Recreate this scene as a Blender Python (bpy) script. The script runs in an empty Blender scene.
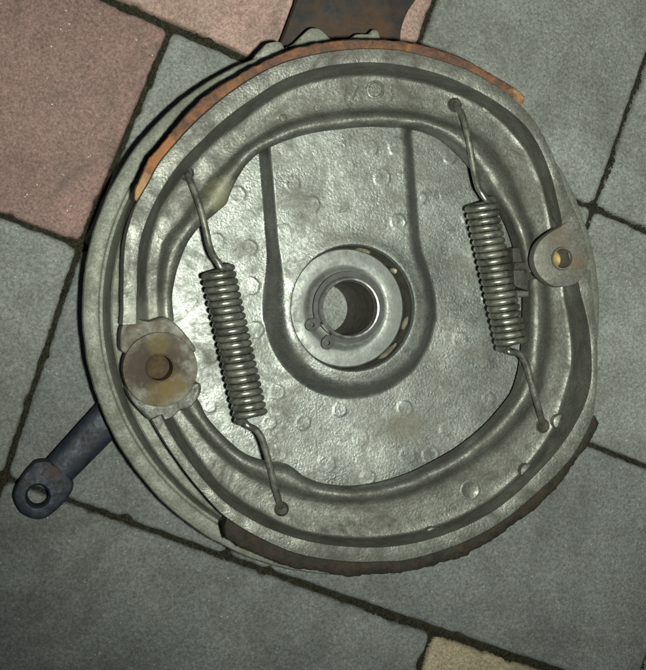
import bpy, math, random
import numpy as np
from mathutils import Matrix, Vector, noise

S = bpy.context.scene
random.seed(7)
rng = np.random.default_rng(7)

# ------------------------------------------------------------------ camera
# Camera fitted to the square paving grid (100 mm modules): a phone held about
# half a metre above the ground, a little to the left of the brake plate.
CAM = np.array([-0.11403, -0.00208, 0.50049])
ROT = np.array([[0.977446, 0.003844, -0.211151],
                [0.0, 0.999834, 0.018203],
                [0.211185, -0.017793, 0.977284]])
FPX, CX, CY = 1200.0, 323.0, 335.0
cd = bpy.data.cameras.new('camera')
co = bpy.data.objects.new('camera', cd)
S.collection.objects.link(co)
m4 = Matrix.Identity(4)
for i in range(3):
    for j in range(3):
        m4[i][j] = ROT[i][j]
    m4[i][3] = CAM[i]
co.matrix_world = m4
cd.sensor_fit = 'VERTICAL'
cd.sensor_height = 24.0
cd.sensor_width = 24.0
cd.lens = FPX / 670.0 * 24.0
cd.clip_start = 0.01
cd.clip_end = 20.0
S.camera = co

# ------------------------------------------------------------------ night sky and the flash lamp
w = bpy.data.worlds.new('World')
S.world = w
w.use_nodes = True
bg = w.node_tree.nodes['Background']
bg.inputs['Color'].default_value = (0.80, 0.95, 1.0, 1)
bg.inputs['Strength'].default_value = 0.045

ld = bpy.data.lights.new('flash_lamp', 'SPOT')
ld.energy = 17.0
ld.color = (0.955, 1.0, 0.90)
ld.shadow_soft_size = 0.006
ld.spot_size = math.radians(84)
ld.spot_blend = 1.0
lo = bpy.data.objects.new('flash_lamp', ld)
S.collection.objects.link(lo)
lo.location = (-0.088, -0.012, 0.503)
aim = Vector((0.075, 0.105, 0.0))
lo.rotation_euler = (aim - Vector(lo.location)).to_track_quat('-Z', 'Y').to_euler()

S.view_settings.view_transform = 'Standard'
S.view_settings.look = 'None'
S.view_settings.exposure = 0.0
S.view_settings.gamma = 1.0
S.render.engine = 'CYCLES'
S.render.resolution_x = 987
S.render.resolution_y = 1024


# ------------------------------------------------------------------ measuring helpers
OFF = [0.0, 0.0, 0.0]
ZUP = 0.024          # the hub boss under the plate holds it this much higher


def U(px, py, z):
    """A point measured on the photograph, at its real height z -> metres on that level."""
    z = z + OFF[2]
    d = ROT @ np.array([(px - CX) / FPX, -(py - CY) / FPX, -1.0])
    k = (z - CAM[2]) / d[2]
    p = CAM + k * d
    return float(p[0]) - OFF[0], float(p[1]) - OFF[1]


def PX(z):
    """picture units per metre at height z"""
    return FPX * 0.977 / (CAM[2] - z - OFF[2])


def on_brake(flag):
    OFF[:] = [0.0, 0.0, 0.0]
    if flag:
        x, y = U(353, 308, 0.030 + ZUP)
        OFF[:] = [x, y, ZUP]


def UL(pts, z):
    return [U(x, y, z) for x, y in pts]


# ------------------------------------------------------------------ materials
def new_mat(name):
    m = bpy.data.materials.new(name)
    m.use_nodes = True
    nt = m.node_tree
    return m, nt, nt.nodes['Principled BSDF']


class NB:
    """small node builder"""
    def __init__(s, nt):
        s.nt = nt
        s.tc = nt.nodes.new('ShaderNodeTexCoord')
        s.seed = None

    def noise(s, scale, detail=4, rough=0.6, dist=0.0, vec=None):
        n = s.nt.nodes.new('ShaderNodeTexNoise')
        n.inputs['Scale'].default_value = scale
        n.inputs['Detail'].default_value = detail
        n.inputs['Roughness'].default_value = rough
        n.inputs['Distortion'].default_value = dist
        s.nt.links.new(vec or s.tc.outputs['Object'], n.inputs['Vector'])
        return n.outputs['Fac']

    def vor(s, scale, feature='F1', vec=None):
        n = s.nt.nodes.new('ShaderNodeTexVoronoi')
        n.feature = feature
        n.inputs['Scale'].default_value = scale
        s.nt.links.new(vec or s.tc.outputs['Object'], n.inputs['Vector'])
        return n.outputs['Distance']

    def ramp(s, fac, stops):
        n = s.nt.nodes.new('ShaderNodeValToRGB')
        e = n.color_ramp.elements
        while len(e) < len(stops):
            e.new(0.5)
        for q, (p, c) in zip(e, stops):
            q.position = p
            q.color = (c, c, c, 1) if not isinstance(c, tuple) else (*c, 1)
        s.nt.links.new(fac, n.inputs['Fac'])
        return n.outputs['Color']

    def mix(s, fac, a, b, mode='MIX'):
        n = s.nt.nodes.new('ShaderNodeMix')
        n.data_type = 'RGBA'
        n.blend_type = mode
        for sock, v in ((n.inputs[0], fac), (n.inputs[6], a), (n.inputs[7], b)):
            if isinstance(v, tuple):
                sock.default_value = (*v, 1)
            elif isinstance(v, (int, float)):
                sock.default_value = v
            else:
                s.nt.links.new(v, sock)
        return n.outputs[2]

    def math(s, op, a, b=0.0, c=0.0):
        n = s.nt.nodes.new('ShaderNodeMath')
        n.operation = op
        for k, v in enumerate((a, b, c)):
            if isinstance(v, (int, float)):
                n.inputs[k].default_value = v
            else:
                s.nt.links.new(v, n.inputs[k])
        return n.outputs[0]

    def bump(s, h, dist, strength=1.0, prev=None):
        n = s.nt.nodes.new('ShaderNodeBump')
        n.inputs['Strength'].default_value = strength
        n.inputs['Distance'].default_value = dist
        s.nt.links.new(h, n.inputs['Height'])
        if prev is not None:
            s.nt.links.new(prev, n.inputs['Normal'])
        return n.outputs['Normal']

    def spot(s, x, y, rad, wob=0.6):
        """soft-edged stain around a point on the object"""
        sep = s.nt.nodes.new('ShaderNodeSeparateXYZ')
        s.nt.links.new(s.tc.outputs['Object'], sep.inputs[0])
        dx = s.math('SUBTRACT', sep.outputs[0], x)
        dy = s.math('SUBTRACT', sep.outputs[1], y)
        d = s.math('SQRT', s.math('ADD', s.math('MULTIPLY', dx, dx), s.math('MULTIPLY', dy, dy)))
        d = s.math('DIVIDE', d, rad)
        n = s.noise(260, 4, 0.65)
        d = s.math('ADD', d, s.math('MULTIPLY', s.math('SUBTRACT', n, 0.5), 2 * wob))
        return s.ramp(d, [(0.55, 1.0), (1.0, 0.0)])


def cast_metal(name, ca, cb, dirt, dirt_amt, metallic=0.68, rough=0.42, grain=0.00016, grain_scale=1100, stains=()):
    m, nt, b = new_mat(name)
    k = NB(nt)
    col = k.mix(k.ramp(k.noise(130, 5, 0.65), [(0.3, 0.0), (0.7, 1.0)]), ca, cb)
    fine = k.ramp(k.noise(1100, 4, 0.7), [(0.32, 0.5), (0.5, 0.95), (0.68, 1.5)])
    col = k.mix(0.7, col, fine, 'MULTIPLY')
    big = k.ramp(k.noise(24, 5, 0.6, 1.2), [(0.32, 0.70), (0.68, 1.18)])
    col = k.mix(0.8, col, big, 'MULTIPLY')
    # brake dust and oil film in patches, plus fine scratches and pin holes
    d = k.ramp(k.noise(48, 7, 0.75, 1.1), [(0.46, 0.0), (0.66, 1.0)])
    dm = k.math('MULTIPLY', d, dirt_amt)
    d2 = k.math('MULTIPLY', k.ramp(k.noise(420, 4, 0.7), [(0.60, 0.0), (0.70, 1.0)]), dirt_amt * 0.9)
    dm = k.math('MAXIMUM', dm, d2)
    col = k.mix(dm, col, dirt)
    allst = dm
    for (x, y, r, c, amt) in stains:
        st = k.math('MULTIPLY', k.spot(x, y, r), amt)
        col = k.mix(st, col, c)
        allst = k.math('MAXIMUM', allst, st)
    nt.links.new(col, b.inputs['Base Color'])
    nt.links.new(k.math('MULTIPLY_ADD', allst, -metallic * 0.9, metallic), b.inputs['Metallic'])
    r0 = k.ramp(k.noise(140, 5, 0.7), [(0.3, rough - 0.13), (0.7, rough + 0.17)])
    nt.links.new(k.math('MULTIPLY_ADD', allst, 0.25, r0), b.inputs['Roughness'])
    n1 = k.bump(k.noise(grain_scale, 3, 0.55, 0.3), grain, 0.9)
    n2 = k.bump(k.noise(2300, 2, 0.5), grain * 0.22, 0.9, n1)
    n3 = k.bump(k.noise(110, 3, 0.5), 0.0003, 0.6, n2)
    nt.links.new(n3, b.inputs['Normal'])
    return m


def steel(name, col, cb, rust, rust_amt, metallic=0.8, rough=0.35, bump=0.00008, stains=(), rust_scale=160, spec=0.5):
    m, nt, b = new_mat(name)
    k = NB(nt)
    c = k.mix(k.ramp(k.noise(240, 4), [(0.35, 0.0), (0.65, 1.0)]), col, cb)
    d = k.math('MULTIPLY', k.ramp(k.noise(rust_scale, 6, 0.7, 0.4), [(0.46, 0.0), (0.66, 1.0)]), rust_amt)
    c = k.mix(d, c, rust)
    al = d
    for (x, y, r, sc, amt) in stains:
        st = k.math('MULTIPLY', k.spot(x, y, r), amt)
        c = k.mix(st, c, sc)
        al = k.math('MAXIMUM', al, st)
    nt.links.new(c, b.inputs['Base Color'])
    nt.links.new(k.math('MULTIPLY_ADD', al, -metallic, metallic), b.inputs['Metallic'])
    r0 = k.ramp(k.noise(500, 3), [(0.3, rough - 0.08), (0.7, rough + 0.1)])
    nt.links.new(k.math('MULTIPLY_ADD', al, 0.35, r0), b.inputs['Roughness'])
    b.inputs['Specular IOR Level'].default_value = spec
    n1 = k.bump(k.noise(700, 4, 0.6), bump, 0.8)
    nt.links.new(n1, b.inputs['Normal'])
    return m


def paver_mat(name, ca, cb, fleck, fl_amt=0.5, stain=(0.045, 0.045, 0.032)):
    m, nt, b = new_mat(name)
    k = NB(nt)
    col = k.mix(k.ramp(k.noise(38, 5, 0.65), [(0.3, 0.0), (0.7, 1.0)]), ca, cb)
    g = k.ramp(k.noise(1150, 3, 0.7), [(0.32, 0.55), (0.5, 1.0), (0.68, 1.45)])
    col = k.mix(0.75, col, g, 'MULTIPLY')
    g2 = k.ramp(k.noise(620, 4, 0.7), [(0.34, 0.72), (0.5, 1.0), (0.66, 1.26)])
    col = k.mix(0.8, col, g2, 'MULTIPLY')
    g3 = k.ramp(k.noise(11, 5, 0.6, 0.8), [(0.3, 0.80), (0.7, 1.15)])
    col = k.mix(0.9, col, g3, 'MULTIPLY')
    st = k.ramp(k.noise(26, 7, 0.75, 1.0), [(0.48, 0.0), (0.78, 0.65)])
    col = k.mix(st, col, stain)
    # grains of pale sand that catch the light
    v = k.vor(330)
    fl = k.math('MULTIPLY', k.ramp(v, [(0.06, 1.0), (0.12, 0.0)]), k.ramp(k.noise(95, 2), [(0.52, 0.0), (0.60, fl_amt)]))
    col = k.mix(fl, col, fleck)
    nt.links.new(col, b.inputs['Base Color'])
    b.inputs['Roughness'].default_value = 0.85
    b.inputs['Specular IOR Level'].default_value = 0.3
    n1 = k.bump(k.noise(900, 4, 0.7), 0.0005, 1.0)
    n2 = k.bump(k.noise(170, 3, 0.5), 0.0007, 0.6, n1)
    nt.links.new(n2, b.inputs['Normal'])
    return m


on_brake(True)
P_HUB = U(405, 425, 0.018)
M = {}
M['cast'] = cast_metal('cast_aluminium', (0.200, 0.210, 0.191), (0.132, 0.139, 0.125), (0.058, 0.055, 0.038), 0.65,
                       stains=[(*P_HUB, 0.009, (0.095, 0.085, 0.055), 0.6),
                               (*U(258, 500, 0.02), 0.02, (0.12, 0.12, 0.08), 0.4)])
M['rim'] = cast_metal('weathered_aluminium', (0.205, 0.212, 0.175), (0.145, 0.150, 0.122), (0.070, 0.068, 0.043), 0.75,
                      metallic=0.3, rough=0.6)
M['shoe'] = cast_metal('shoe_aluminium', (0.160, 0.163, 0.141), (0.096, 0.098, 0.082), (0.036, 0.033, 0.022), 0.92,
                       metallic=0.6, rough=0.45, grain=0.00018,
                       stains=[(*U(226, 196, 0.042), 0.009, (0.17, 0.165, 0.09), 0.6),
                               (*U(150, 335, 0.042), 0.016, (0.40, 0.40, 0.34), 0.35)])
M['lining'] = steel('rusty_lining', (0.098, 0.052, 0.036), (0.052, 0.033, 0.025), (0.21, 0.090, 0.040), 0.75,
                    metallic=0.0, rough=0.75, bump=0.0009, spec=0.2,
                    stains=[(*U(138, 190, 0.04), 0.006, (0.30, 0.18, 0.095), 0.8),
                            (*U(516, 93, 0.04), 0.007, (0.30, 0.18, 0.09), 0.8),
                            (*U(160, 155, 0.04), 0.009, (0.25, 0.11, 0.045), 0.7)])
M['lining_dark'] = steel('glazed_dark_lining', (0.026, 0.025, 0.019), (0.015, 0.015, 0.012), (0.055, 0.030, 0.016), 0.5,
                         metallic=0.0, rough=0.7, bump=0.0007, rust_scale=330, spec=0.15)
M['spring'] = steel('spring_wire', (0.235, 0.24, 0.20), (0.175, 0.178, 0.148), (0.065, 0.056, 0.040), 0.65,
                    metallic=0.85, rough=0.31)
M['washer'] = steel('machined_steel', (0.165, 0.174, 0.160), (0.135, 0.142, 0.13), (0.085, 0.086, 0.07), 0.6,
                    metallic=0.6, rough=0.42)
M['sleeve'] = steel('bright_steel', (0.42, 0.42, 0.40), (0.34, 0.34, 0.32), (0.16, 0.13, 0.09), 0.3, metallic=0.85, rough=0.3)
M['bore'] = steel('dirty_bore', (0.10, 0.09, 0.07), (0.06, 0.055, 0.045), (0.05, 0.04, 0.03), 0.6, metallic=0.3, rough=0.6)
M['grease_and_hole_shade'] = steel('grease_and_hole_shade', (0.016, 0.016, 0.012), (0.03, 0.028, 0.02), (0.07, 0.065, 0.045), 0.5, metallic=0.0, rough=0.5, bump=0.0003, rust_scale=300, spec=0.2)  # grease black, also the painted shade of the spring holes
M['clip'] = steel('dark_steel', (0.060, 0.062, 0.058), (0.040, 0.042, 0.040), (0.06, 0.048, 0.035), 0.4, metallic=0.0, rough=0.55, spec=0.15)
cx, cy = U(160.5, 369, 0.0515)
M['cam'] = steel('heat_stained_steel', (0.150, 0.145, 0.120), (0.098, 0.092, 0.074), (0.052, 0.040, 0.023), 0.9, metallic=0.12, rough=0.55,
                 rust_scale=120, spec=0.15, bump=0.0002,
                 stains=[(*U(158, 368, 0.0515), 0.0125, (0.036, 0.027, 0.021), 0.95), (*U(140, 366, 0.0515), 0.0085, (0.045, 0.034, 0.026), 0.85),
                         (*U(170, 352, 0.0515), 0.007, (0.055, 0.042, 0.030), 0.7),
                         (*U(160, 393, 0.0515), 0.006, (0.11, 0.085, 0.032), 0.5),
                         (*U(172, 385, 0.0515), 0.006, (0.11, 0.078, 0.032), 0.7),
                         (*U(158, 344, 0.0515), 0.005, (0.12, 0.095, 0.036), 0.4)])
M['eye'] = cast_metal('pivot_eye_metal', (0.145, 0.145, 0.122), (0.108, 0.108, 0.09), (0.072, 0.058, 0.036), 0.6,
                      metallic=0.4, rough=0.5, grain=0.0001,
                      stains=[(*U(579, 262, 0.0532), 0.0035, (0.105, 0.062, 0.03), 0.4),
                              (*U(560, 238, 0.0532), 0.006, (0.075, 0.054, 0.03), 0.45)])
M['brass'] = steel('oily_brass', (0.22, 0.155, 0.055), (0.12, 0.08, 0.028), (0.07, 0.042, 0.015), 0.6, metallic=0.35, rough=0.45, spec=0.2)
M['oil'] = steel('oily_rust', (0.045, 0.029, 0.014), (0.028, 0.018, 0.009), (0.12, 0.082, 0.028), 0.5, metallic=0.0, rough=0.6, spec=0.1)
M['lever'] = steel('blackened_steel', (0.010, 0.018, 0.031), (0.007, 0.010, 0.015), (0.016, 0.012, 0.009), 0.5,
                   metallic=0.0, rough=0.5, bump=0.00016, spec=0.3,
                   stains=[(*U(54, 473, -0.008), 0.004, (0.07, 0.034, 0.020), 0.45)])
M['arm'] = steel('dark_rusty_steel', (0.020, 0.019, 0.020), (0.038, 0.026, 0.018), (0.068, 0.038, 0.020), 0.85,
                 metallic=0.0, rough=0.65, spec=0.25, bump=0.00012, rust_scale=45)
KS = PX(0.0) and (CAM[2] - 0.030 - ZUP) / (CAM[2] - 0.030)
M['grease'] = steel('dried_grease', (0.30, 0.285, 0.19), (0.20, 0.19, 0.13), (0.07, 0.06, 0.04), 0.7, metallic=0.1, rough=0.5, bump=0.0003)
M['grey'] = paver_mat('grey_concrete', (0.210, 0.218, 0.197), (0.162, 0.169, 0.155), (0.7, 0.7, 0.66))
M['grey2'] = paver_mat('blue_grey_concrete', (0.176, 0.185, 0.174), (0.135, 0.143, 0.137), (0.7, 0.7, 0.66))
M['red'] = paver_mat('red_concrete', (0.225, 0.138, 0.120), (0.170, 0.115, 0.100), (0.8, 0.74, 0.68), 0.8)
M['pink'] = paver_mat('pink_concrete', (0.33, 0.205, 0.178), (0.285, 0.215, 0.175), (0.6, 0.5, 0.42), 0.3)
M['tan'] = paver_mat('tan_concrete', (0.34, 0.285, 0.185), (0.285, 0.24, 0.16), (0.6, 0.55, 0.42), 0.3)


def soil_mat():
    m, nt, b = new_mat('joint_soil')
    k = NB(nt)
    c = k.mix(k.ramp(k.noise(500, 4), [(0.35, 0.0), (0.65, 1.0)]), (0.020, 0.020, 0.012), (0.042, 0.039, 0.025))
    nt.links.new(c, b.inputs['Base Color'])
    b.inputs['Roughness'].default_value = 0.95
    b.inputs['Specular IOR Level'].default_value = 0.1
    nt.links.new(k.bump(k.noise(900, 4, 0.7), 0.0012, 1.0), b.inputs['Normal'])
    return m


M['soil'] = soil_mat()


# ------------------------------------------------------------------ mesh helpers
def make(name, verts, faces, mat, parent=None, sharp=32, smooth=True, ks=1.0):
    me = bpy.data.meshes.new(name)
    me.from_pydata([(v[0] * ks, v[1] * ks, v[2] + OFF[2]) for v in verts], [], faces)
    me.validate()
    me.update()
    import bmesh
    bm = bmesh.new()
    bm.from_mesh(me)
    bmesh.ops.recalc_face_normals(bm, faces=bm.faces)
    bm.to_mesh(me)
    bm.free()
    if smooth:
        me.shade_smooth()
        me.set_sharp_from_angle(angle=math.radians(sharp))
    me.materials.append(M[mat])
    o = bpy.data.objects.new(name, me)
    S.collection.objects.link(o)
    if parent is not None:
        o.parent = parent
    return o


def loft(rings, close_ring=True, cap0=False, cap1=False, close_path=False):
    """rings: list of equal-length lists of 3-D points"""
    n = len(rings[0])
    V = [p for r in rings for p in r]
    F = []
    R = len(rings)
    for i in range(R if close_path else R - 1):
        a, b = i * n, ((i + 1) % R) * n
        for j in range(n if close_ring else n - 1):
            j2 = (j + 1) % n
            F.append((a + j, a + j2, b + j2, b + j))
    if cap0:
        F.append(tuple(range(n))[::-1])
    if cap1:
        F.append(tuple((R - 1) * n + j for j in range(n)))
    return V, F


def smooth_poly(pts, per=8, iters=0):
    """closed Catmull-Rom through the points"""
    P = np.array(pts, float)
    n = len(P)
    out = []
    for i in range(n):
        p0, p1, p2, p3 = P[i - 1], P[i], P[(i + 1) % n], P[(i + 2) % n]
        for t in np.linspace(0, 1, per, endpoint=False):
            out.append(0.5 * ((2 * p1) + (-p0 + p2) * t + (2 * p0 - 5 * p1 + 4 * p2 - p3) * t * t
                              + (-p0 + 3 * p1 - 3 * p2 + p3) * t ** 3))
    return np.array(out)


def area2(P):
    x, y = P[:, 0], P[:, 1]
    return float(np.sum(x * np.roll(y, -1) - np.roll(x, -1) * y))


def inset(P, d):
    """move a closed CCW outline inwards by d along its vertex normals"""
    if area2(P) < 0:
        P = P[::-1]
    t = np.roll(P, -1, 0) - np.roll(P, 1, 0)
    t /= np.linalg.norm(t, axis=1)[:, None] + 1e-12
    return P + d * np.column_stack([-t[:, 1], t[:, 0]])


def prism(name, outline, z0, z1, bev, mat, parent, jit=0.0, sharp=40):
    P = np.array(outline, float)
    if area2(P) < 0:
        P = P[::-1]
    rings = []
    for ins, z in ((0, z0), (0, z1 - bev), (bev * 0.3, z1 - bev * 0.3), (bev, z1)):
        Q = inset(P, ins)
        rings.append([(x, y, z + (jit * noise.noise(Vector((x * 300, y * 300, 1.0))) if z > z0 else 0)) for x, y in Q])
    V, F = loft(rings, True, True, True)
    return make(name, V, F, mat, parent, sharp)


def ring_prism(name, outline, hc, hr, z0, z1, bev, mat, parent, n=96, jit=0.0, sharp=40, ks=1.0):
    """flat plate with a round hole; outline is star-shaped about the hole centre"""
    P = np.array(outline, float) - np.array(hc)
    ang = np.arctan2(P[:, 1], P[:, 0])
    rad = np.hypot(P[:, 0], P[:, 1])
    o = np.argsort(ang)
    th = np.linspace(-math.pi, math.pi, n, endpoint=False)
    R = np.interp(th, np.concatenate([ang[o] - 2 * math.pi, ang[o], ang[o] + 2 * math.pi]), np.tile(rad[o], 3))
    out = np.column_stack([R * np.cos(th) + hc[0], R * np.sin(th) + hc[1]])
    hb = bev * 0.6
    prof = []
    for ins, z in ((0, z0), (0, z1 - bev), (bev * 0.3, z1 - bev * 0.3), (bev, z1)):
        prof.append([(x, y, z + (jit * noise.noise(Vector((x * 260, y * 260, 3.0))) if z > z0 else 0)) for x, y in inset(out, ins)])
    for r, z in ((hr + hb, z1), (hr, z1 - hb), (hr, z0)):
        prof.append([(hc[0] + r * math.cos(t), hc[1] + r * math.sin(t), z) for t in th])
    V, F = loft(prof, True, close_path=True)
    return make(name, V, F, mat, parent, sharp, ks=ks)


def lathe(name, prof, c, mat, parent, n=96, sharp=35, closed=False, ks=1.0):
    th = np.linspace(0, 2 * math.pi, n, endpoint=False)
    rings = [[(c[0] + r * math.cos(t), c[1] + r * math.sin(t), z) for t in th] for r, z in prof]
    V, F = loft(rings, True, close_path=closed, )
    return make(name, V, F, mat, parent, sharp, ks=ks)


def disc_cap(name, r, z, c, mat, parent, dome=0.0, n=40):
    rings = [[(c[0] + r * q * math.cos(t), c[1] + r * q * math.sin(t), z + dome * (1 - q * q))
              for t in np.linspace(0, 2 * math.pi, n, endpoint=False)] for q in (1.0, 0.7, 0.4, 0.08)]
    V, F = loft(rings, True, cap1=True)
    return make(name, V, F, mat, parent)


def tube(path, r, n=10):
    P = np.array(path, float)
    T = np.gradient(P, axis=0)
    T /= np.linalg.norm(T, axis=1)[:, None]
    a = np.array([0, 0, 1.0]) if abs(T[0][2]) < 0.9 else np.array([1.0, 0, 0])
    N = np.cross(T[0], a)
    N /= np.linalg.norm(N)
    rings = []
    for i in range(len(P)):
        N = N - (N @ T[i]) * T[i]
        N /= np.linalg.norm(N)
        B = np.cross(T[i], N)
        rings.append([tuple(P[i] + r * (math.cos(q) * N + math.sin(q) * B)) for q in np.linspace(0, 2 * math.pi, n, endpoint=False)])
    return loft(rings, True, True, True)


def empty(name, loc=(0, 0, 0), parent=None):
    o = bpy.data.objects.new(name, None)
    S.collection.objects.link(o)
    o.location = loc
    o.empty_display_size = 0.02
    if parent is not None:
        o.parent = parent
    return o


# ------------------------------------------------------------------ the paving
on_brake(False)
GO = np.array([-0.06914, 0.11743])
GU = np.array([0.93362, -0.35827]) * 0.1
GV = np.array([-0.35827, -0.93362]) * 0.1
GFIX = {(0, 0): (172, 28), (0, 1): (80, 245), (0, 2): (4, 478), (2, 0): (596, 208), (2, 2): (434, 633)}


def G(i, j):
    if (i, j) in GFIX:
        return np.array(U(*GFIX[(i, j)], 0.0))
    return GO + i * GU + j * GV


ext = [G(-9, -9), G(11, -9), G(11, 11), G(-9, 11)]
nb = 60
V, F = [], []
for a in range(nb + 1):
    for b in range(nb + 1):
        p = (ext[0] * (1 - a / nb) + ext[1] * (a / nb)) * (1 - b / nb) + (ext[3] * (1 - a / nb) + ext[2] * (a / nb)) * (b / nb)
        V.append((p[0], p[1], -0.0045 + 0.0006 * noise.noise(Vector((p[0] * 60, p[1] * 60, 0)))))
for a in range(nb):
    for b in range(nb):
        q = a * (nb + 1) + b
        F.append((q, q + 1, q + nb + 2, q + nb + 1))
pavement = make('pavement', V, F, 'soil')
pavement['kind'] = 'structure'

PAVERS = [(-1, -1, 1, 'pink'), (1, -1, 2, 'grey'), (2, -1, 4, 'grey'), (-3, -1, -1, 'grey'),
          (-2, 0, 0, 'red'), (0, 0, 2, 'grey'), (2, 0, 4, 'grey'),
          (-2, 1, 0, 'grey'), (0, 1, 1, 'grey2'), (1, 1, 3, 'grey2'), (3, 1, 5, 'grey'),
          (-2, 2, 0, 'grey2'), (0, 2, 2, 'grey2'), (2, 2, 4, 'tan'),
          (-3, 3, -1, 'grey'), (-1, 3, 1, 'red'), (1, 3, 2, 'grey2'), (2, 3, 4, 'grey'),
          (-2, -2, 0, 'grey2'), (0, -2, 2, 'red'), (2, -2, 3, 'pink'), (3, -2, 5, 'grey'),
          (-4, 0, -2, 'grey2'), (4, 0, 6, 'pink'), (-4, 1, -2, 'tan'), (4, -1, 6, 'grey2'), (-4, 2, -2, 'grey')]
HALF = 0.0010


def paver(i0, j0, i1, mat, idx):
    c = [G(i0, j0), G(i1, j0), G(i1, j0 + 1), G(i0, j0 + 1)]
    cen = sum(c) / 4
    pts = []
    rc = 0.0035
    for k in range(4):
        p, prv, nxt = c[k], c[k - 1], c[(k + 1) % 4]
        e1 = (prv - p) / np.linalg.norm(prv - p)
        e2 = (nxt - p) / np.linalg.norm(nxt - p)
        q = p + (e1 + e2) * HALF
        a, b = q + e1 * rc, q + e2 * rc
        for t in np.linspace(0, 1, 7):
            pts.append((1 - t) ** 2 * a + 2 * t * (1 - t) * q + t * t * b)
        nq = nxt + ((p - nxt) / np.linalg.norm(p - nxt) + (c[(k + 2) % 4] - nxt) / np.linalg.norm(c[(k + 2) % 4] - nxt)) * HALF
        end = nq + (b - nq) / np.linalg.norm(b - nq) * rc
        m = int(np.linalg.norm(end - b) / 0.0016)
        for t in np.linspace(0, 1, m)[1:-1]:
            pts.append(b * (1 - t) + end * t)
    P = np.array(pts)
    if area2(P) < 0:
        P = P[::-1]
    # worn, slightly chipped arris
    ch = []
    for x, y in P:
        n1 = noise.noise(Vector((x * 120, y * 120, idx * 3.1)))
        n2 = noise.noise(Vector((x * 420, y * 420, idx * 5.7)))
        ch.append(0.00035 * n1 + 0.00035 * n2 + 0.0032 * max(0.0, noise.noise(Vector((x * 190, y * 190, idx * 9.2))) - 0.28))
    ch = np.array(ch)
    tilt = np.array([random.uniform(-1, 1), random.uniform(-1, 1)]) * 0.002
    rings = []
    for ins, z in ((0.0, -0.012), (0.0, -0.0022), (0.0004, -0.0010), (0.0011, -0.0003), (0.0024, 0.0)):
        Q = inset(P, 0.0)
        t = np.roll(P, -1, 0) - np.roll(P, 1, 0)
        t /= np.linalg.norm(t, axis=1)[:, None] + 1e-12
        Q = P + (ins + ch * (1 if z > -0.01 else 0))[:, None] * np.column_stack([-t[:, 1], t[:, 0]])
        rings.append([(x, y, z - 0.0003 + (np.array([x, y]) - cen) @ tilt * 0.15) for x, y in Q])
    V, F = loft(rings, True, False, True)
    return make('paver', V, F, mat, pavement, 60)


for k, (i0, j0, i1, mt) in enumerate(PAVERS):
    paver(i0, j0, i1, mt, k)

# crumbs of soil and moss packed in the joints, one countless mass
ico_v = np.array([(0, 0, 1), (0.89, 0, 0.45), (0.28, 0.85, 0.45), (-0.72, 0.53, 0.45), (-0.72, -0.53, 0.45), (0.28, -0.85, 0.45),
                  (0.72, 0.53, -0.45), (-0.28, 0.85, -0.45), (-0.89, 0, -0.45), (-0.28, -0.85, -0.45), (0.72, -0.53, -0.45), (0, 0, -1)])
ico_f = [(0, 1, 2), (0, 2, 3), (0, 3, 4), (0, 4, 5), (0, 5, 1), (1, 6, 2), (2, 7, 3), (3, 8, 4), (4, 9, 5), (5, 10, 1),
         (2, 6, 7), (3, 7, 8), (4, 8, 9), (5, 9, 10), (1, 10, 6), (11, 7, 6), (11, 8, 7), (11, 9, 8), (11, 10, 9), (11, 6, 10)]
segs = []
for (i0, j0, i1, mt) in PAVERS:
    segs += [(G(i0, j0), G(i1, j0)), (G(i0, j0), G(i0, j0 + 1))]
V, F = [], []
for (a, b) in segs:
    L = np.linalg.norm(b - a)
    d = (b - a) / L
    nrm = np.array([-d[1], d[0]])
    for q in range(int(L / 0.00028)):
        t = random.random()
        p = a + d * L * t
        dens = noise.noise(Vector((p[0] * 70, p[1] * 70, 4.0)))
        off = random.gauss(0, 0.0010 + 0.0005 * max(0, dens))
        if abs(off) > 0.0021 + 0.0016 * max(0, dens):
            continue
        r = random.uniform(0.0003, 0.0008) * (1.25 if dens > 0.1 else 0.9) * (1.7 if random.random() < 0.04 else 1.0)
        zz = -0.0026 + 0.0022 * max(-0.2, dens) - 0.15 * abs(off)
        p = p + nrm * off
        base = len(V)
        sc = np.array([random.uniform(.7, 1.4), random.uniform(.7, 1.4), random.uniform(.5, 0.9)]) * r
        for v in ico_v:
            vv = v * sc * (1 + 0.25 * random.uniform(-1, 1))
            V.append((p[0] + vv[0], p[1] + vv[1], min(zz + vv[2], 0.0006)))
        F += [(base + x, base + y, base + z) for x, y, z in ico_f]
me = bpy.data.meshes.new('joint_soil')
me.from_pydata(V, [], F)
me.shade_smooth()
me.materials.append(M['soil'])
js = bpy.data.objects.new('joint_soil', me)
S.collection.objects.link(js)
js.parent = pavement
js['kind'] = 'stuff'

# ------------------------------------------------------------------ the brake plate
on_brake(True)
brake = empty('drum_brake_plate', (OFF[0], OFF[1], 0.0))
brake['label'] = 'cast aluminium drum brake plate with two shoes and return springs lying on paving'
brake['category'] = 'brake'

ZF, ZP, ZL = 0.018, 0.030, 0.0275       # floor, hub platform, inner lip
R_REC = 0.0252

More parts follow.
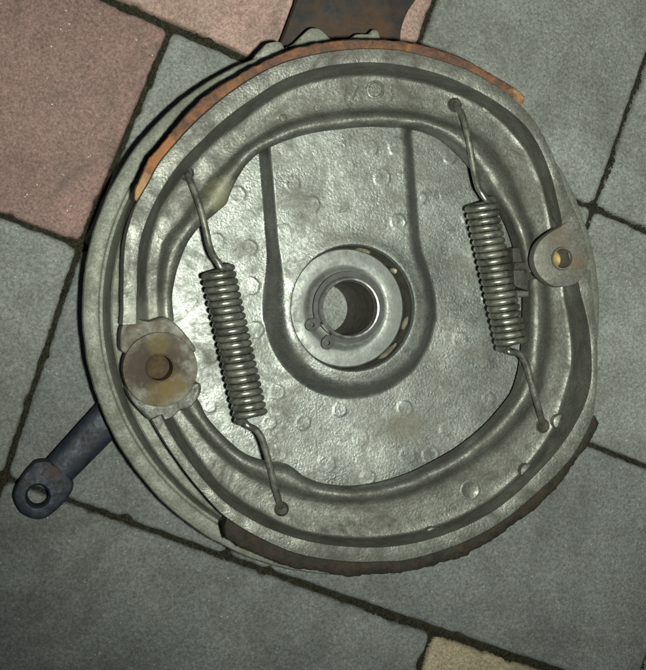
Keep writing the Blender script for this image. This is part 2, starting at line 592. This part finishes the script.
marks = [(293, 184), (371, 148), (397, 146), (289, 150), (398, 222), (283, 232), (443, 230), (237, 194), (450, 157), (250, 248),
         (448, 384), (489, 399), (405, 408), (360, 438), (446, 429), (407, 455), (327, 464), (303, 423), (368, 477), (279, 453),
         (277, 392), (485, 352), (462, 282), (210, 407), (460, 340), (480, 440), (255, 330), (190, 300), (345, 165), (335, 270),
         (312, 205), (430, 455), (225, 440), (340, 410)]
mr = random.Random(11)
for _ in range(400):
    q = (mr.uniform(185, 515), mr.uniform(135, 485))
    if 100 > math.hypot(q[0] - 352, q[1] - 308) or math.hypot((q[0] - 350) / 165, (q[1] - 308) / 178) > 1:
        continue
    if min(math.hypot(q[0] - m[0], q[1] - m[1]) for m in marks) > 27:
        marks.append(q)
plat = {(293, 184), (371, 148), (397, 146), (289, 150), (398, 222), (283, 232), (345, 165), (335, 270), (312, 205)}
MW = [(tuple(q / KS for q in U(x, y, ZP if (x, y) in plat else ZF)), random.uniform(0.0023, 0.0035), random.uniform(0.25, 1.15)) for x, y in marks]

NT = 1000
r_list = ([R_REC + 0.0002, R_REC + 0.0006, R_REC + 0.0012] + list(np.arange(0.0270, 0.0925, 0.00048)))
th = np.linspace(0, 2 * math.pi, NT, endpoint=False)


def sstep(x):
    x = np.clip(x, 0, 1)
    return x * x * x * (x * (6 * x - 15) + 10)


RR, TT = np.meshgrid(np.array(r_list), th, indexing='ij')
X, Y = RR * np.cos(TT), RR * np.sin(TT)
# hub platform: round boss running into a broad strip towards the top
circ = np.hypot(X - 0.0022, Y + 0.0010) - 0.0352
bx = np.maximum(np.abs(X + 0.0033 - (0.06 - Y) * 0.08) - 0.0312, -Y)
kk = 0.007
hh = np.clip(0.5 + 0.5 * (bx - circ) / kk, 0, 1)
sd = bx * (1 - hh) + circ * hh - kk * hh * (1 - hh)
hubw = sstep((0.030 - Y) / 0.030)                     # soft shoulder round the boss, tighter one along the strip
wt = 0.0028 + 0.0044 * hubw + 0.0012 * np.tanh(X / 0.015) + 0.0042 * np.clip(np.tanh(X / 0.012), 0, 1) * (1 - hubw)
tt = np.clip((0.0016 - sd) / (0.0016 + wt), 0, 1)
tt = tt * tt * (3 - 2 * tt)
H = ZF + (ZP - ZF) * (1 - (1 - tt) ** 1.7)
# the strip has a slight crown, the boss a soft shoulder round the bore
H += 0.0008 * np.exp(-((RR - R_REC) / 0.004) ** 2)
# shallow swellings of the casting
for (px, py, rad, amp) in ((215, 330, 0.012, 0.0012), (470, 330, 0.012, 0.0010), (450, 255, 0.010, -0.0008), (390, 470, 0.016, 0.0008), (470, 300, 0.02, -0.0006)):
    x0, y0 = (q / KS for q in U(px, py, ZF))
    H += amp * np.exp(-(((X - x0) ** 2 + (Y - y0) ** 2) / rad ** 2))
for (c, r0, a) in MW:
    d = np.hypot(X - c[0], Y - c[1])
    ang = np.arctan2(Y - c[1], X - c[0])
    d = d * (1 + 0.03 * np.cos((3 + int(abs(c[0]) * 1e5) % 4) * ang + c[0] * 900) + 0.02 * np.cos(2 * ang + c[1] * 500))
    H += a * (0.00014 * np.exp(-((d - r0) / 0.00045) ** 2) * (0.6 + 0.4 * np.cos(ang + c[1] * 700)) + 0.00020 * sstep((r0 - d) / 0.0007 + 0.5) * (0.65 + 0.35 * np.cos(ang - c[0] * 800)))
Hn = np.array([[noise.noise(Vector((x * 45, y * 45, 2.0))) for x, y in zip(X[i, ::6], Y[i, ::6])] for i in range(0, X.shape[0], 3)])
Hn = np.repeat(np.repeat(Hn, 6, 1)[:, :NT], 3, 0)[:X.shape[0]]
for _ in range(6):
    Hn = (Hn + np.roll(Hn, 3, 1) + np.roll(Hn, -3, 1)) / 3
    Hn[1:-1] = (Hn[1:-1] + Hn[:-2] + Hn[2:]) / 3
H += 0.00035 * Hn
rings = []
for r, z in ((0.0128, 0.0035), (0.0128, 0.0165), (R_REC - 0.0004, 0.0165), (R_REC, 0.0170), (R_REC, 0.0292)):
    rings.append([(r * math.cos(t), r * math.sin(t), z) for t in th])
for i in range(X.shape[0]):
    zo = {0: -0.0005, 1: -0.0001}.get(i, 0.0)
    rings.append(list(zip(X[i], Y[i], H[i] + zo)))
V, F = loft(rings, True)
# hub boss underneath, down to the ground
base = len(V)
und = [(0.0905, ZF - 0.004), (0.0905, 0.0105), (0.040, 0.0095), (0.036, 0.0003 - ZUP), (0.0128, 0.0003 - ZUP)]
rg = [[(r * math.cos(t), r * math.sin(t), z) for t in th[::5]] for r, z in und]
V2, F2 = loft(rg, True)
V += V2
F += [tuple(base + i for i in f) for f in F2]
backing = make('backing_plate', V, F, 'cast', brake, 40, ks=KS)

# rim: inner lip, groove and broad outer flange
PR = [(0.0860, 0.0150), (0.0925, 0.0166), (0.0935, 0.0175), (0.0940, 0.0205), (0.0943, ZL - 0.0006), (0.0948, ZL), (0.0994, ZL), (0.1001, ZL - 0.0006),
      (0.1012, 0.0200), (0.1022, 0.0162), (0.1028, 0.0148), (0.1038, 0.0146), (0.1046, 0.0156), (0.1060, 0.0160), (0.1090, 0.0158),
      (0.1102, 0.0152), (0.1108, 0.0140), (0.1108, 0.0092), (0.1102, 0.0084), (0.1000, 0.0082), (0.0880, 0.0095)]
RIMX, RIMY = 0.0037 / KS, -0.0008 / KS
t5 = np.linspace(0, 2 * math.pi, 540, endpoint=False)
rings = []
for q, (r, z) in enumerate(PR):
    ring = []
    for t in t5:
        c, s = math.cos(t), math.sin(t)
        n1 = noise.noise(Vector((c * 9, s * 9, 3.0)))
        n2 = noise.noise(Vector((c * 40, s * 40, 3.0)))
        rr, zz = r, z
        if 4 <= q <= 7:
            zz += 0.0006 * n1 + 0.0004 * n2
            if q <= 5:
                rr += 0.0004 * n2
        if 14 <= q <= 17:
            rr += 0.0003 * n1 + 0.00018 * n2
        ring.append((rr * c + RIMX, rr * s + RIMY, zz))
    rings.append(ring)
V, F = loft(rings, True)
rim = make('rim', V, F, 'rim', backing, 35, ks=KS)

# cast lugs standing out beyond the rim at the top
for pts in ([(286, 50), (293, 44), (301, 36), (309, 29), (316, 28), (322, 31), (329, 38), (336, 48)],
            [(347, 46), (353, 36), (360, 34), (368, 34), (372, 30), (377, 31), (380, 38), (384, 46)],
            [(254, 60), (262, 48), (268, 43), (279, 42), (284, 48), (286, 58)]):
    prism('mounting_lug', smooth_poly(UL(pts, 0.014), 4), 0.0083, 0.0153, 0.0012, 'rim', backing, jit=0.0005)

# bearing seal, sleeve and circlip in the hub
HC = (0.0, 0.0)
lathe('seal_washer', [(0.0130, 0.0168), (0.0130, 0.0180), (0.0152, 0.0182), (0.0164, 0.0190), (0.0172, 0.0195), (0.0182, 0.0197), (0.0212, 0.0196),
                      (0.0240, 0.0194), (0.0246, 0.0188), (0.0248, 0.0168)], (-0.0002, 0), 'washer', brake, 120, 40, ks=KS)
sleeve = lathe('hub_sleeve', [(0.0111, 0.0180), (0.0111, 0.0245), (0.0115, 0.0256), (0.0121, 0.0258), (0.0126, 0.0253), (0.01275, 0.0240), (0.01275, 0.0180)],
      HC, 'sleeve', brake, 96, 35, closed=True, ks=KS)
lathe('bore', [(0.01105, 0.0004 - ZUP), (0.01105, 0.0225), (0.01270, 0.0225), (0.01270, 0.0004 - ZUP)], HC, 'bore', sleeve, 96, 35, closed=True, ks=KS)
lathe('grease_ring', [(R_REC - 0.0012, 0.0172), (R_REC - 0.0004, 0.0180), (R_REC - 0.0003, 0.0272), (R_REC - 0.0001, 0.0284)], HC, 'grease_and_hole_shade', backing, 120, 60, ks=KS)
# circlip: open ring with two eared ends
a0, a1 = math.radians(206), math.radians(237)
ts = np.linspace(a1, a0 + 2 * math.pi, 90)
rings = []
for t in ts:
    wd = 0.0027 - 0.0009 * abs(math.cos((t - a1) / (a0 + 2 * math.pi - a1) * math.pi))
    rings.append([(r * math.cos(t), r * math.sin(t), z) for r, z in ((0.01285, 0.0212), (0.01285, 0.0225), (0.01285 + wd, 0.0225), (0.01285 + wd, 0.0212))])
V, F = loft(rings, True, True, True)
clip = make('circlip', V, F, 'clip', brake, 30, ks=KS)
for t in (a0 - 0.03, a1 + 0.03):
    er, et = np.array([math.cos(t), math.sin(t)]), np.array([-math.sin(t), math.cos(t)])
    c = er * 0.0166
    sq = [c + er * a * 0.0026 + et * b * 0.0022 for a, b in ((-1, -.9), (-.5, -1), (.6, -1), (1, -.6), (1, .6), (.6, 1), (-.5, 1), (-1, .9))]
    ring_prism('ear', np.array(sq), c, 0.0009, 0.0211, 0.0227, 0.0001, 'clip', clip, 64, sharp=25, ks=KS)

# scraps of dried grease on the wall of the recess
for px, py, rx, ry, rot in ((408, 325, 3.2, 9, -0.2), (394, 356, 3.0, 14, -0.85), (364, 246.5, 9, 1.8, -0.15), (396, 268, 2.5, 5, 0.8)):
    x0, y0 = U(px, py, 0.0225)
    a = math.atan2(y0, x0)
    rr = R_REC * KS - 0.0006
    c = np.array([rr * math.cos(a), rr * math.sin(a), 0.0228])
    er, et, ez = np.array([math.cos(a), math.sin(a), 0]), np.array([-math.sin(a), math.cos(a), 0]), np.array([0, 0, 1.0])
    V = []
    for v in ico_v:
        k = 1 + 0.3 * random.uniform(-1, 1)
        V.append(c + er * v[0] * 0.0011 * k + et * v[1] * max(rx, ry) * 0.00036 * k + ez * v[2] * 0.0042 * k)
    make('grease_scrap', V, ico_f, 'grease', backing, 80)

# ------------------------------------------------------------------ brake shoes
SC = np.array([362.0, 308.0])


def rline(pts, phis, sig=1.0):
    """traced feature line -> radius at each angle about the shoe centre (image units), lightly smoothed"""
    P = np.array(pts, float)
    a = np.degrees(np.arctan2(SC[1] - P[:, 1], P[:, 0] - SC[0]))
    a = np.where(a < phis.min() - 60, a + 360, a)
    a = np.where(a > phis.max() + 60, a - 360, a)
    r = np.hypot(P[:, 0] - SC[0], SC[1] - P[:, 1])
    o = np.argsort(a)
    fine = np.arange(phis.min() - 8, phis.max() + 8, 0.2)
    rf = np.interp(fine, a[o], r[o])
    kx = np.arange(-25, 26) * 0.2
    kr = np.exp(-0.5 * (kx / sig) ** 2)
    kr /= kr.sum()
    rf = np.convolve(np.pad(rf, 25, mode='edge'), kr, 'valid')
    r2 = np.interp(phis, fine, rf)
    return np.column_stack([SC[0] + r2 * np.cos(np.radians(phis)), SC[1] - r2 * np.sin(np.radians(phis))])


ZB, ZR, ZW = 0.0305, 0.0525, 0.0330     # shoe underside, rim of the shoe, web
UP = dict(
    A=[(121, 345), (123, 312), (123, 280), (125, 239), (134, 207), (148, 183), (157, 165), (176, 142), (210, 108), (240, 85), (263, 71), (286, 61), (305, 56),
       (339, 50), (371, 48), (402, 50), (440, 60), (468, 69), (496, 85), (514, 98), (535, 120), (548, 143), (560, 172), (568, 195), (577, 215),
       (586, 240), (590, 262)],
    B=[(137, 330), (137, 315), (138, 288), (141, 240), (150, 214), (163, 189), (181, 163), (204, 140), (224, 121), (251, 101), (286, 79), (317, 69), (339, 65),
       (371, 63), (402, 66), (440, 75), (468, 87), (492, 100), (511, 113), (527, 128), (538, 145), (546, 163), (552, 180), (556, 198), (561, 222), (563, 240)],
    C=[(148, 330), (148, 315), (146, 288), (150, 240), (160, 209), (174, 188), (191, 167), (209, 147), (239, 124), (279, 95), (302, 85), (340, 77), (371, 75),
       (402, 79), (440, 88), (477, 104), (496, 117), (514, 135), (529, 156), (540, 181), (546, 204), (550, 222), (552, 240)],
    D=[(158, 330), (158, 315), (157, 288), (163, 240), (181, 220), (194, 200), (207, 181), (224, 165), (240, 149), (291, 120), (342, 111), (393, 109),
       (431, 116), (459, 125), (486, 141), (505, 164), (521, 200), (532, 231), (536, 250)],
    F=[(175, 330), (174, 317), (172, 298), (177, 271), (187, 244), (200, 226), (213, 216), (227, 204), (234, 185), (246, 165), (260, 152), (291, 138),
       (342, 128), (393, 126), (424, 128), (444, 136), (465, 153), (490, 189), (511, 221), (521, 249), (524, 265)])
LOW = dict(
    A=[(145, 408), (155, 426), (165, 443), (178, 462), (191, 480), (204, 495), (221, 514), (238, 526), (269, 543), (292, 553), (333, 561), (384, 562), (400, 562),
       (439, 552), (488, 531), (534, 496), (573, 457), (594, 417), (597, 388), (598, 364), (597, 336), (595, 310), (592, 285), (591, 270)],
    B=[(160, 412), (167, 426), (181, 449), (194, 467), (207, 483), (224, 501), (265, 526), (299, 538), (350, 546), (398, 545), (447, 533), (497, 508),
       (536, 473), (571, 430), (586, 400), (591, 380), (591, 354), (589, 332), (585, 312), (580, 295), (576, 275)],
    C=[(168, 410), (176, 423), (189, 445), (204, 464), (220, 484), (231, 493), (265, 514), (299, 530), (333, 536), (398, 535), (447, 522), (493, 497),
       (528, 464), (553, 427), (563, 395), (571, 367), (571, 341), (568, 320), (564, 300), (562, 280)],
    D=[(178, 407), (194, 426), (207, 443), (224, 460), (239, 471), (258, 482), (282, 493), (316, 501), (350, 504), (398, 499), (439, 483), (478, 460),
       (513, 434), (536, 403), (544, 382), (548, 358), (551, 332), (550, 304), (549, 280)],
    F=[(195, 395), (200, 402), (207, 417), (222, 434), (248, 456), (265, 462), (292, 466), (306, 478), (326, 486), (357, 489), (398, 481), (439, 463),
       (478, 438), (505, 411), (518, 394), (525, 371), (528, 345), (529, 317), (529, 287), (529, 275)])


def shoe(name, T, ph0, ph1, label_stain):
    ph = np.arange(ph0, ph1, 0.5)
    A, B, C, D, Fi = [rline(T[k], ph) for k in 'ABCDF']
    rings = []
    for i in range(len(ph)):
        a, b, c, d, f = A[i], B[i], C[i], D[i], Fi[i]
        nz = lambda q, s=1.0: 0.00035 * s * noise.noise(Vector((i * 0.11, q * 2.7, ph0)))
        ring = []

        def put(p, z, zproj=None):
            x, y = U(p[0], p[1], zproj if zproj is not None else z)
            ring.append((x, y, z))
        put(b, 0.0305, ZR)
        ring[-1] = (ring[-1][0], ring[-1][1], 0.0300)
        put(a, ZB, ZR)
        put(a, ZR - 0.0007, ZR)
        put(a * .93 + b * .07, ZR - 0.0001 + nz(1))
        put(a * .7 + b * .3, ZR + nz(1))
        put(a * .25 + b * .75, ZR + nz(2))
        put(a * .06 + b * .94, ZR - 0.0002 + nz(2))
        put(b, ZR - 0.0010)
        put(b * .45 + c * .55, ZR - 0.0115)
        put(b * .14 + c * .86, ZW + 0.0022)
        put(b * .03 + c * .97, ZW + 0.0005)
        put(c * .95 + d * .05, ZW + 0.0001)
        put(c * .75 + d * .25, ZW + nz(3))
        put(c * .3 + d * .7, ZW + nz(4))
        put(c * .06 + d * .94, ZW - 0.0002)
        put(d * .93 + f * .07, ZW + 0.0004)
        put(d * .80 + f * .20, ZW + 0.0026)
        put(d * .64 + f * .36, ZW + 0.0044 + nz(5))
        put(d * .44 + f * .56, ZW + 0.0051 + nz(5))
        put(d * .24 + f * .76, ZW + 0.0047 + nz(6))
        put(d * .07 + f * .93, ZW + 0.0034)
        put(f, ZW + 0.0018)
        put(f, 0.0272, ZW + 0.0018)
        put(c * .5 + d * .5, 0.0309, ZW)
        put(c, 0.0309, ZW)
        rings.append(ring)
    V, F = loft(rings, True, True, True)
    o = make(name, V, F, 'shoe', brake, 80)
    me, n = o.data, len(rings[0])
    at = me.attributes.get('sharp_edge') or me.attributes.new('sharp_edge', 'BOOLEAN', 'EDGE')
    for e in me.edges:
        i, j = e.vertices[0] % n, e.vertices[1] % n
        if i == j and i in (3, 6):
            at.data[e.index].value = True
    return o


shoe_u = shoe('brake_shoe', UP, 12, 184.5, 0)
shoe_u['label'] = 'brake shoe with orange rusty lining'
shoe_l = shoe('brake_shoe', LOW, 208, 370, 1)
shoe_l['label'] = 'brake shoe with dark glazed lining'


def lining(T, Lo, ph0, ph1, ztop, mat, parent, seed, rag):
    ph = np.arange(ph0, ph1, 0.35)
    A = rline(T['A'], ph)
    O = rline(Lo, ph, 0.7)
    rings = []
    n = len(ph)
    ZB = ztop - 0.0095
    for i in range(n):
        e = min(1.0, 0.55 + 0.45 * min(i, n - 1 - i) / 4.0)
        ax, ay = U(*A[i], ZR)
        ox, oy = U(*O[i], ztop - 0.004)
        a, o = np.array([ax, ay]), np.array([ox, oy])
        u = (o - a) / (np.linalg.norm(o - a) + 1e-9)
        n1 = noise.noise(Vector((i * 0.055, seed, 0)))
        n2 = noise.noise(Vector((i * 0.19, seed, 5))) + 0.5 * noise.noise(Vector((i * 0.47, seed, 9)))
        o = a + (o - a) * e + u * rag * (0.6 * n1 + 0.5 * n2)
        a = a - u * 0.0006
        zt = ztop + 0.0006 * n1 + 0.0002 * n2 - 0.001 * (1 - e)
        rings.append([(a[0], a[1], ZB + 0.001), (a[0], a[1], zt), (*(a * .5 + o * .5), zt + 0.0003 * n2), (*(a * .14 + o * .86), zt - 0.0003),
                      (*(o - u * 0.0001), zt - 0.0012), (*(o + u * 0.0004 * n2), zt - 0.004), (o[0], o[1], ZB + 0.001)])
    V, F = loft(rings, True, True, True)
    return make('lining', V, F, mat, parent, 45)


lining(UP, [(132, 197), (140, 177), (147, 161), (162, 144), (181, 120), (204, 97), (238, 76), (255, 66), (271, 58.5), (294, 49.5), (333, 42), (371, 41),
            (402, 43), (433, 49.5), (459, 59), (477, 69), (501, 82), (518, 95), (526, 104)], 51.5, 154.5, 0.0500, 'lining', shoe_u, 1.0, 0.0005)
lining(LOW, [(217, 533), (248, 550), (292, 566), (333, 573), (384, 572.5), (400, 571), (450, 558.5), (497, 534), (541, 499), (576, 457), (597, 420), (601, 410)],
       238, 335.5, 0.0475, 'lining_dark', shoe_l, 8.0, 0.0012)


# cast dots, the maker's marks and painted spring holes on the shoe webs
def dot(px, py, rpx, parent, z=ZW, hgt=0.0005, ringed=True, name='casting_mark', skirt=0.0005):
    c = U(px, py, z)
    r = rpx / PX(z)
    if ringed:
        prof = [(r, z - 0.0005), (r, z + hgt * 0.7), (r * 0.9, z + hgt), (r * 0.76, z + hgt), (r * 0.68, z + hgt * 0.35), (r * 0.02, z + hgt * 0.4)]
    else:
        prof = [(r, z - skirt), (r * 0.97, z + hgt * 0.6), (r * 0.85, z + hgt), (r * 0.02, z + hgt)]
    return lathe(name, prof, c, 'shoe', parent, 28, 50)


for a in ((375, 90, 9.5), ):
    dot(*a, shoe_u, hgt=0.0007)
for a in ((488, 107, 7), (317, 108, 3.5), (283, 118, 4)):
    dot(*a, shoe_u, ringed=False)
for a in ((470, 490, 11), ):
    dot(*a, shoe_l, hgt=0.0004)
for a in ((560, 422, 8), (527, 471, 7.5), (432, 534, 7), (318, 541, 6)):
    dot(*a, shoe_l, ringed=False, z=ZW + 0.0030, hgt=0.0006, skirt=0.004)


def stroke(pts, parent, z, wr=0.00034, name='cast_letter'):
    P = [(*U(x, y, z), z + 0.0001) for x, y in pts]
    Q = []
    for a, b in zip(P[:-1], P[1:]):
        for t in np.linspace(0, 1, 6, endpoint=False):
            Q.append(np.array(a) * (1 - t) + np.array(b) * t)
    Q.append(np.array(P[-1]))
    V, F = tube(Q, wr, 8)
    return make(name, V, F, 'shoe' if parent in (shoe_u, shoe_l) else 'cast', parent, 60)


stroke([(345, 102), (346, 88), (353, 99), (358, 87), (362, 101)], shoe_u, ZW)
stroke([(391, 101), (393, 96), (392, 84)], shoe_u, ZW)
stroke([(340, 213), (341, 208), (345, 212), (348, 207), (351, 212)], backing, ZP, 0.00026)

# heel pads of both shoes at the cam, cam shaft end
prism('heel_pad', smooth_poly(UL([(120, 346), (122, 326), (136, 319), (149, 321), (165, 317), (176, 324), (187, 336), (196, 350), (184, 355), (160, 350), (136, 354), (124, 353)], 0.0485), 5),
      ZB, 0.0485, 0.0012, 'cam', shoe_u, jit=0.0012)
prism('heel_pad', smooth_poly(UL([(199, 383), (201, 392), (191, 407), (179, 411), (170, 419), (152, 421), (140, 411), (131, 400), (127, 388), (140, 388), (162, 391), (185, 387)], 0.0485), 5),
      ZB, 0.0485, 0.0012, 'shoe', shoe_l, jit=0.0012)
CC = U(160.5, 369.5, 0.0518)
cr = 36.2 / PX(0.0518)
CH = U(160, 368, 0.0518)
t_ = np.linspace(0, 2 * math.pi, 90, endpoint=False)
cam_out = np.array([(CC[0] + cr * math.cos(t) * (1 + 0.006 * math.sin(5 * t)), CC[1] + cr * math.sin(t)) for t in t_])
cam = ring_prism('cam_shaft_flange', cam_out, CH, 13.6 / PX(0.0518), 0.036, 0.0518, 0.0005, 'cam', brake, 110, jit=0.00025)
lathe('bore_bush', [(12.2 / PX(0.0518), 0.033), (12.2 / PX(0.0518), 0.0516), (12.7 / PX(0.0518), 0.0523), (13.5 / PX(0.0518), 0.0523), (13.7 / PX(0.0518), 0.0515), (13.7 / PX(0.0518), 0.033)],
      CH, 'cam', cam, 60, 40, closed=True)
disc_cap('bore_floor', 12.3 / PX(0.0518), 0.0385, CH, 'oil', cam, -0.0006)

# pivot eye on the other end of the shoe, with anchor pin
EO = [(560, 227), (568, 222), (579, 223), (586, 240), (589, 258), (587, 270), (581, 280), (572, 285.5), (561, 287), (551, 285), (543, 279), (537, 271),
      (534, 261), (535, 252), (539, 243), (547, 235), (556, 229)]
EH = U(562.5, 258.5, 0.0532)
eye = ring_prism('pivot_eye', np.array(smooth_poly(UL(EO, 0.0532), 4)), EH, 11.6 / PX(0.0532), 0.0482, 0.0529, 0.0005, 'eye', shoe_u, 140)
pin = lathe('anchor_pin', [(9.8 / PX(0.0532), 0.034), (9.8 / PX(0.0532), 0.0530), (10.3 / PX(0.0532), 0.0537), (11.5 / PX(0.0532), 0.0537), (11.9 / PX(0.0532), 0.0531), (11.9 / PX(0.0532), 0.034)],
            EH, 'eye', brake, 60, 40, closed=True)
lathe('pin_shank', [(0.0072, 0.0485), (0.0070, 0.0186)], EH, 'clip', pin, 40)
disc_cap('bore_floor', 9.9 / PX(0.0532), 0.0430, EH, 'brass', pin, -0.0005)
# anchor block and link bar between the shoe ends
prism('anchor_block', UL([(512, 248), (536, 243), (548, 262), (546, 286), (530, 292), (514, 286)], 0.033), 0.0186, 0.033, 0.001, 'grease_and_hole_shade', brake)
prism('link_bar', UL([(514, 262), (538, 262), (538, 270), (514, 270)], 0.037), 0.031, 0.037, 0.0006, 'grease_and_hole_shade', brake)
prism('shoe_tab', UL([(516, 290), (529, 291), (529, 297), (517, 297)], 0.039), 0.029, 0.039, 0.0006, 'shoe', shoe_l)


# ------------------------------------------------------------------ return springs
def spring(axis0, axis1, zc, rpx, turns, lead0, lead1, ph0, wr=0.00126):
    a = np.array([*U(*axis0, zc), zc])
    b = np.array([*U(*axis1, zc), zc])
    ax = (b - a) / np.linalg.norm(b - a)
    up = np.array([0, 0, 1.0])
    sd_ = np.cross(ax, up)
    R = rpx / PX(0.0405) - wr
    hel = []
    n = int(turns * 26)
    for i in range(n + 1):
        t = i / n
        q = 2 * math.pi * turns * t + ph0
        wob = 0.00012 * noise.noise(Vector((t * 30, rpx, 0)))
        hel.append(a + (b - a) * t + (R + wob) * (math.cos(q) * sd_ + math.sin(q) * up))
    l0 = [np.array([*U(x, y, z), z]) for x, y, z in lead0]
    l1 = [np.array([*U(x, y, z), z]) for x, y, z in lead1]

    def spl(P, per=9):
        P = np.array(P)
        Q = np.vstack([2 * P[0] - P[1], P, 2 * P[-1] - P[-2]])
        out = []
        for i in range(1, len(Q) - 2):
            for t in np.linspace(0, 1, per, endpoint=False):
                p0, p1, p2, p3 = Q[i - 1], Q[i], Q[i + 1], Q[i + 2]
                out.append(0.5 * ((2 * p1) + (-p0 + p2) * t + (2 * p0 - 5 * p1 + 4 * p2 - p3) * t * t + (-p0 + 3 * p1 - 3 * p2 + p3) * t ** 3))
        return out
    path = spl(l0 + [hel[0], hel[3]])[:-9] + hel + spl([hel[-4], hel[-1]] + l1)[9:]
    path = [np.array(p) for p in path]
    # drop doubled points
    keep = [path[0]]
    for p in path[1:]:
        if np.linalg.norm(p - keep[-1]) > 0.00012:
            keep.append(p)
    V, F = tube(keep, wr, 12)
    return make('return_spring', V, F, 'spring', brake, 60)


ZS = 0.0405
# helix angle 0 = to the side of the axis, 90 deg = top
spring((217.5, 269), (251.5, 419), ZS, 17.3, 21.86,
       [(187, 172, ZW - 0.001), (188, 175, ZW + 0.0025), (191, 182, 0.0385), (199, 203, 0.0412), (205.5, 228, 0.0422), (209.5, 246, 0.0432), (213.5, 256, 0.0447), (218, 262, 0.0455)],
       [(248, 426, 0.0456), (256, 430, 0.0446), (262, 439, 0.0438), (268, 459, 0.0424), (274.5, 485, 0.0405), (279, 501, 0.0375), (280.5, 507, ZW - 0.001)],
       math.radians(100))
spring((480, 202), (512, 347), ZS, 17.0, 21.86,
       [(455, 104, ZW - 0.001), (457, 107, ZW + 0.0025), (462, 115, 0.0385), (467, 133, 0.0412), (471, 153, 0.0422), (474.5, 173, 0.0432), (478, 187, 0.0447), (482, 194, 0.0455)],
       [(509, 352, 0.0456), (519, 354, 0.0446), (526, 363, 0.0438), (532, 385, 0.0424), (538.5, 408, 0.0405), (541.5, 419, 0.0375), (542, 424, ZW - 0.001)],
       math.radians(100))

# black discs with a raised edge on the webs: spring hole shade painted as colour
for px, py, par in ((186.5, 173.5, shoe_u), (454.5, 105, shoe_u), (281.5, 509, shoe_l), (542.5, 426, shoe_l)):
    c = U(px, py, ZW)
    lathe('hole_shade_disc', [(0.0029, ZW - 0.0004), (0.0028, ZW + 0.0003), (0.0024, ZW + 0.0005), (0.0022, ZW + 0.0002), (0.0020, ZW + 0.00012), (0.0001, ZW + 0.00011)], c, 'grease_and_hole_shade', par, 28)

# ------------------------------------------------------------------ brake lever and reaction arm under the plate
ZLV = 0.0160 - ZUP
EC = U(38, 496, ZLV)
EYE = [(14, 499), (16, 487), (24, 474), (31, 466), (36, 462), (49, 461), (60, 468), (72, 480), (73, 489), (66, 501), (58, 509), (48, 517), (37, 520), (22, 514)]
lever_eye_out = smooth_poly(UL(EYE, ZLV), 5)
a0_, b0_ = np.array(U(56, 474, ZLV - 0.003)), np.array(U(163, 360, ZLV - 0.003))
dv = (b0_ - a0_) / np.linalg.norm(b0_ - a0_)
nv = np.array([-dv[1], dv[0]])
rings = []
for t in np.linspace(0, 1, 24):
    c = a0_ * (1 - t) + b0_ * t
    hw = 0.0066 + 0.0016 * t
    hz = 0.0034
    rings.append([(*(c + nv * hw * math.cos(q)), ZLV - 0.0037 + hz * (abs(math.sin(q)) ** 0.75) * (1 if math.sin(q) > 0 else -1)) for q in np.linspace(0, 2 * math.pi, 28, endpoint=False)])
V, F = loft(rings, True, True, True)
lever = make('brake_lever', V, F, 'lever', brake, 45)
ring_prism('lever_eye', np.array(lever_eye_out), EC, 10.0 / PX(ZLV), ZLV - 0.0075, ZLV, 0.0014, 'lever', lever, 90, jit=0.0004)

prism('reaction_arm', smooth_poly(UL([(323, -70), (297, 0), (284, 35), (272, 66), (300, 80), (400, 80), (406, 62), (401, 40), (403, 24), (410, 8), (424, -12), (440, -40), (446, -70)], 0.020 - ZUP), 5),
      0.013 - ZUP, 0.020 - ZUP, 0.0010, 'arm', brake)
lathe('cam_shaft', [(0.0055, 0.0008 - ZUP), (0.0060, 0.002 - ZUP), (0.0060, 0.020)], U(163, 362, ZLV), 'clip', brake, 32)
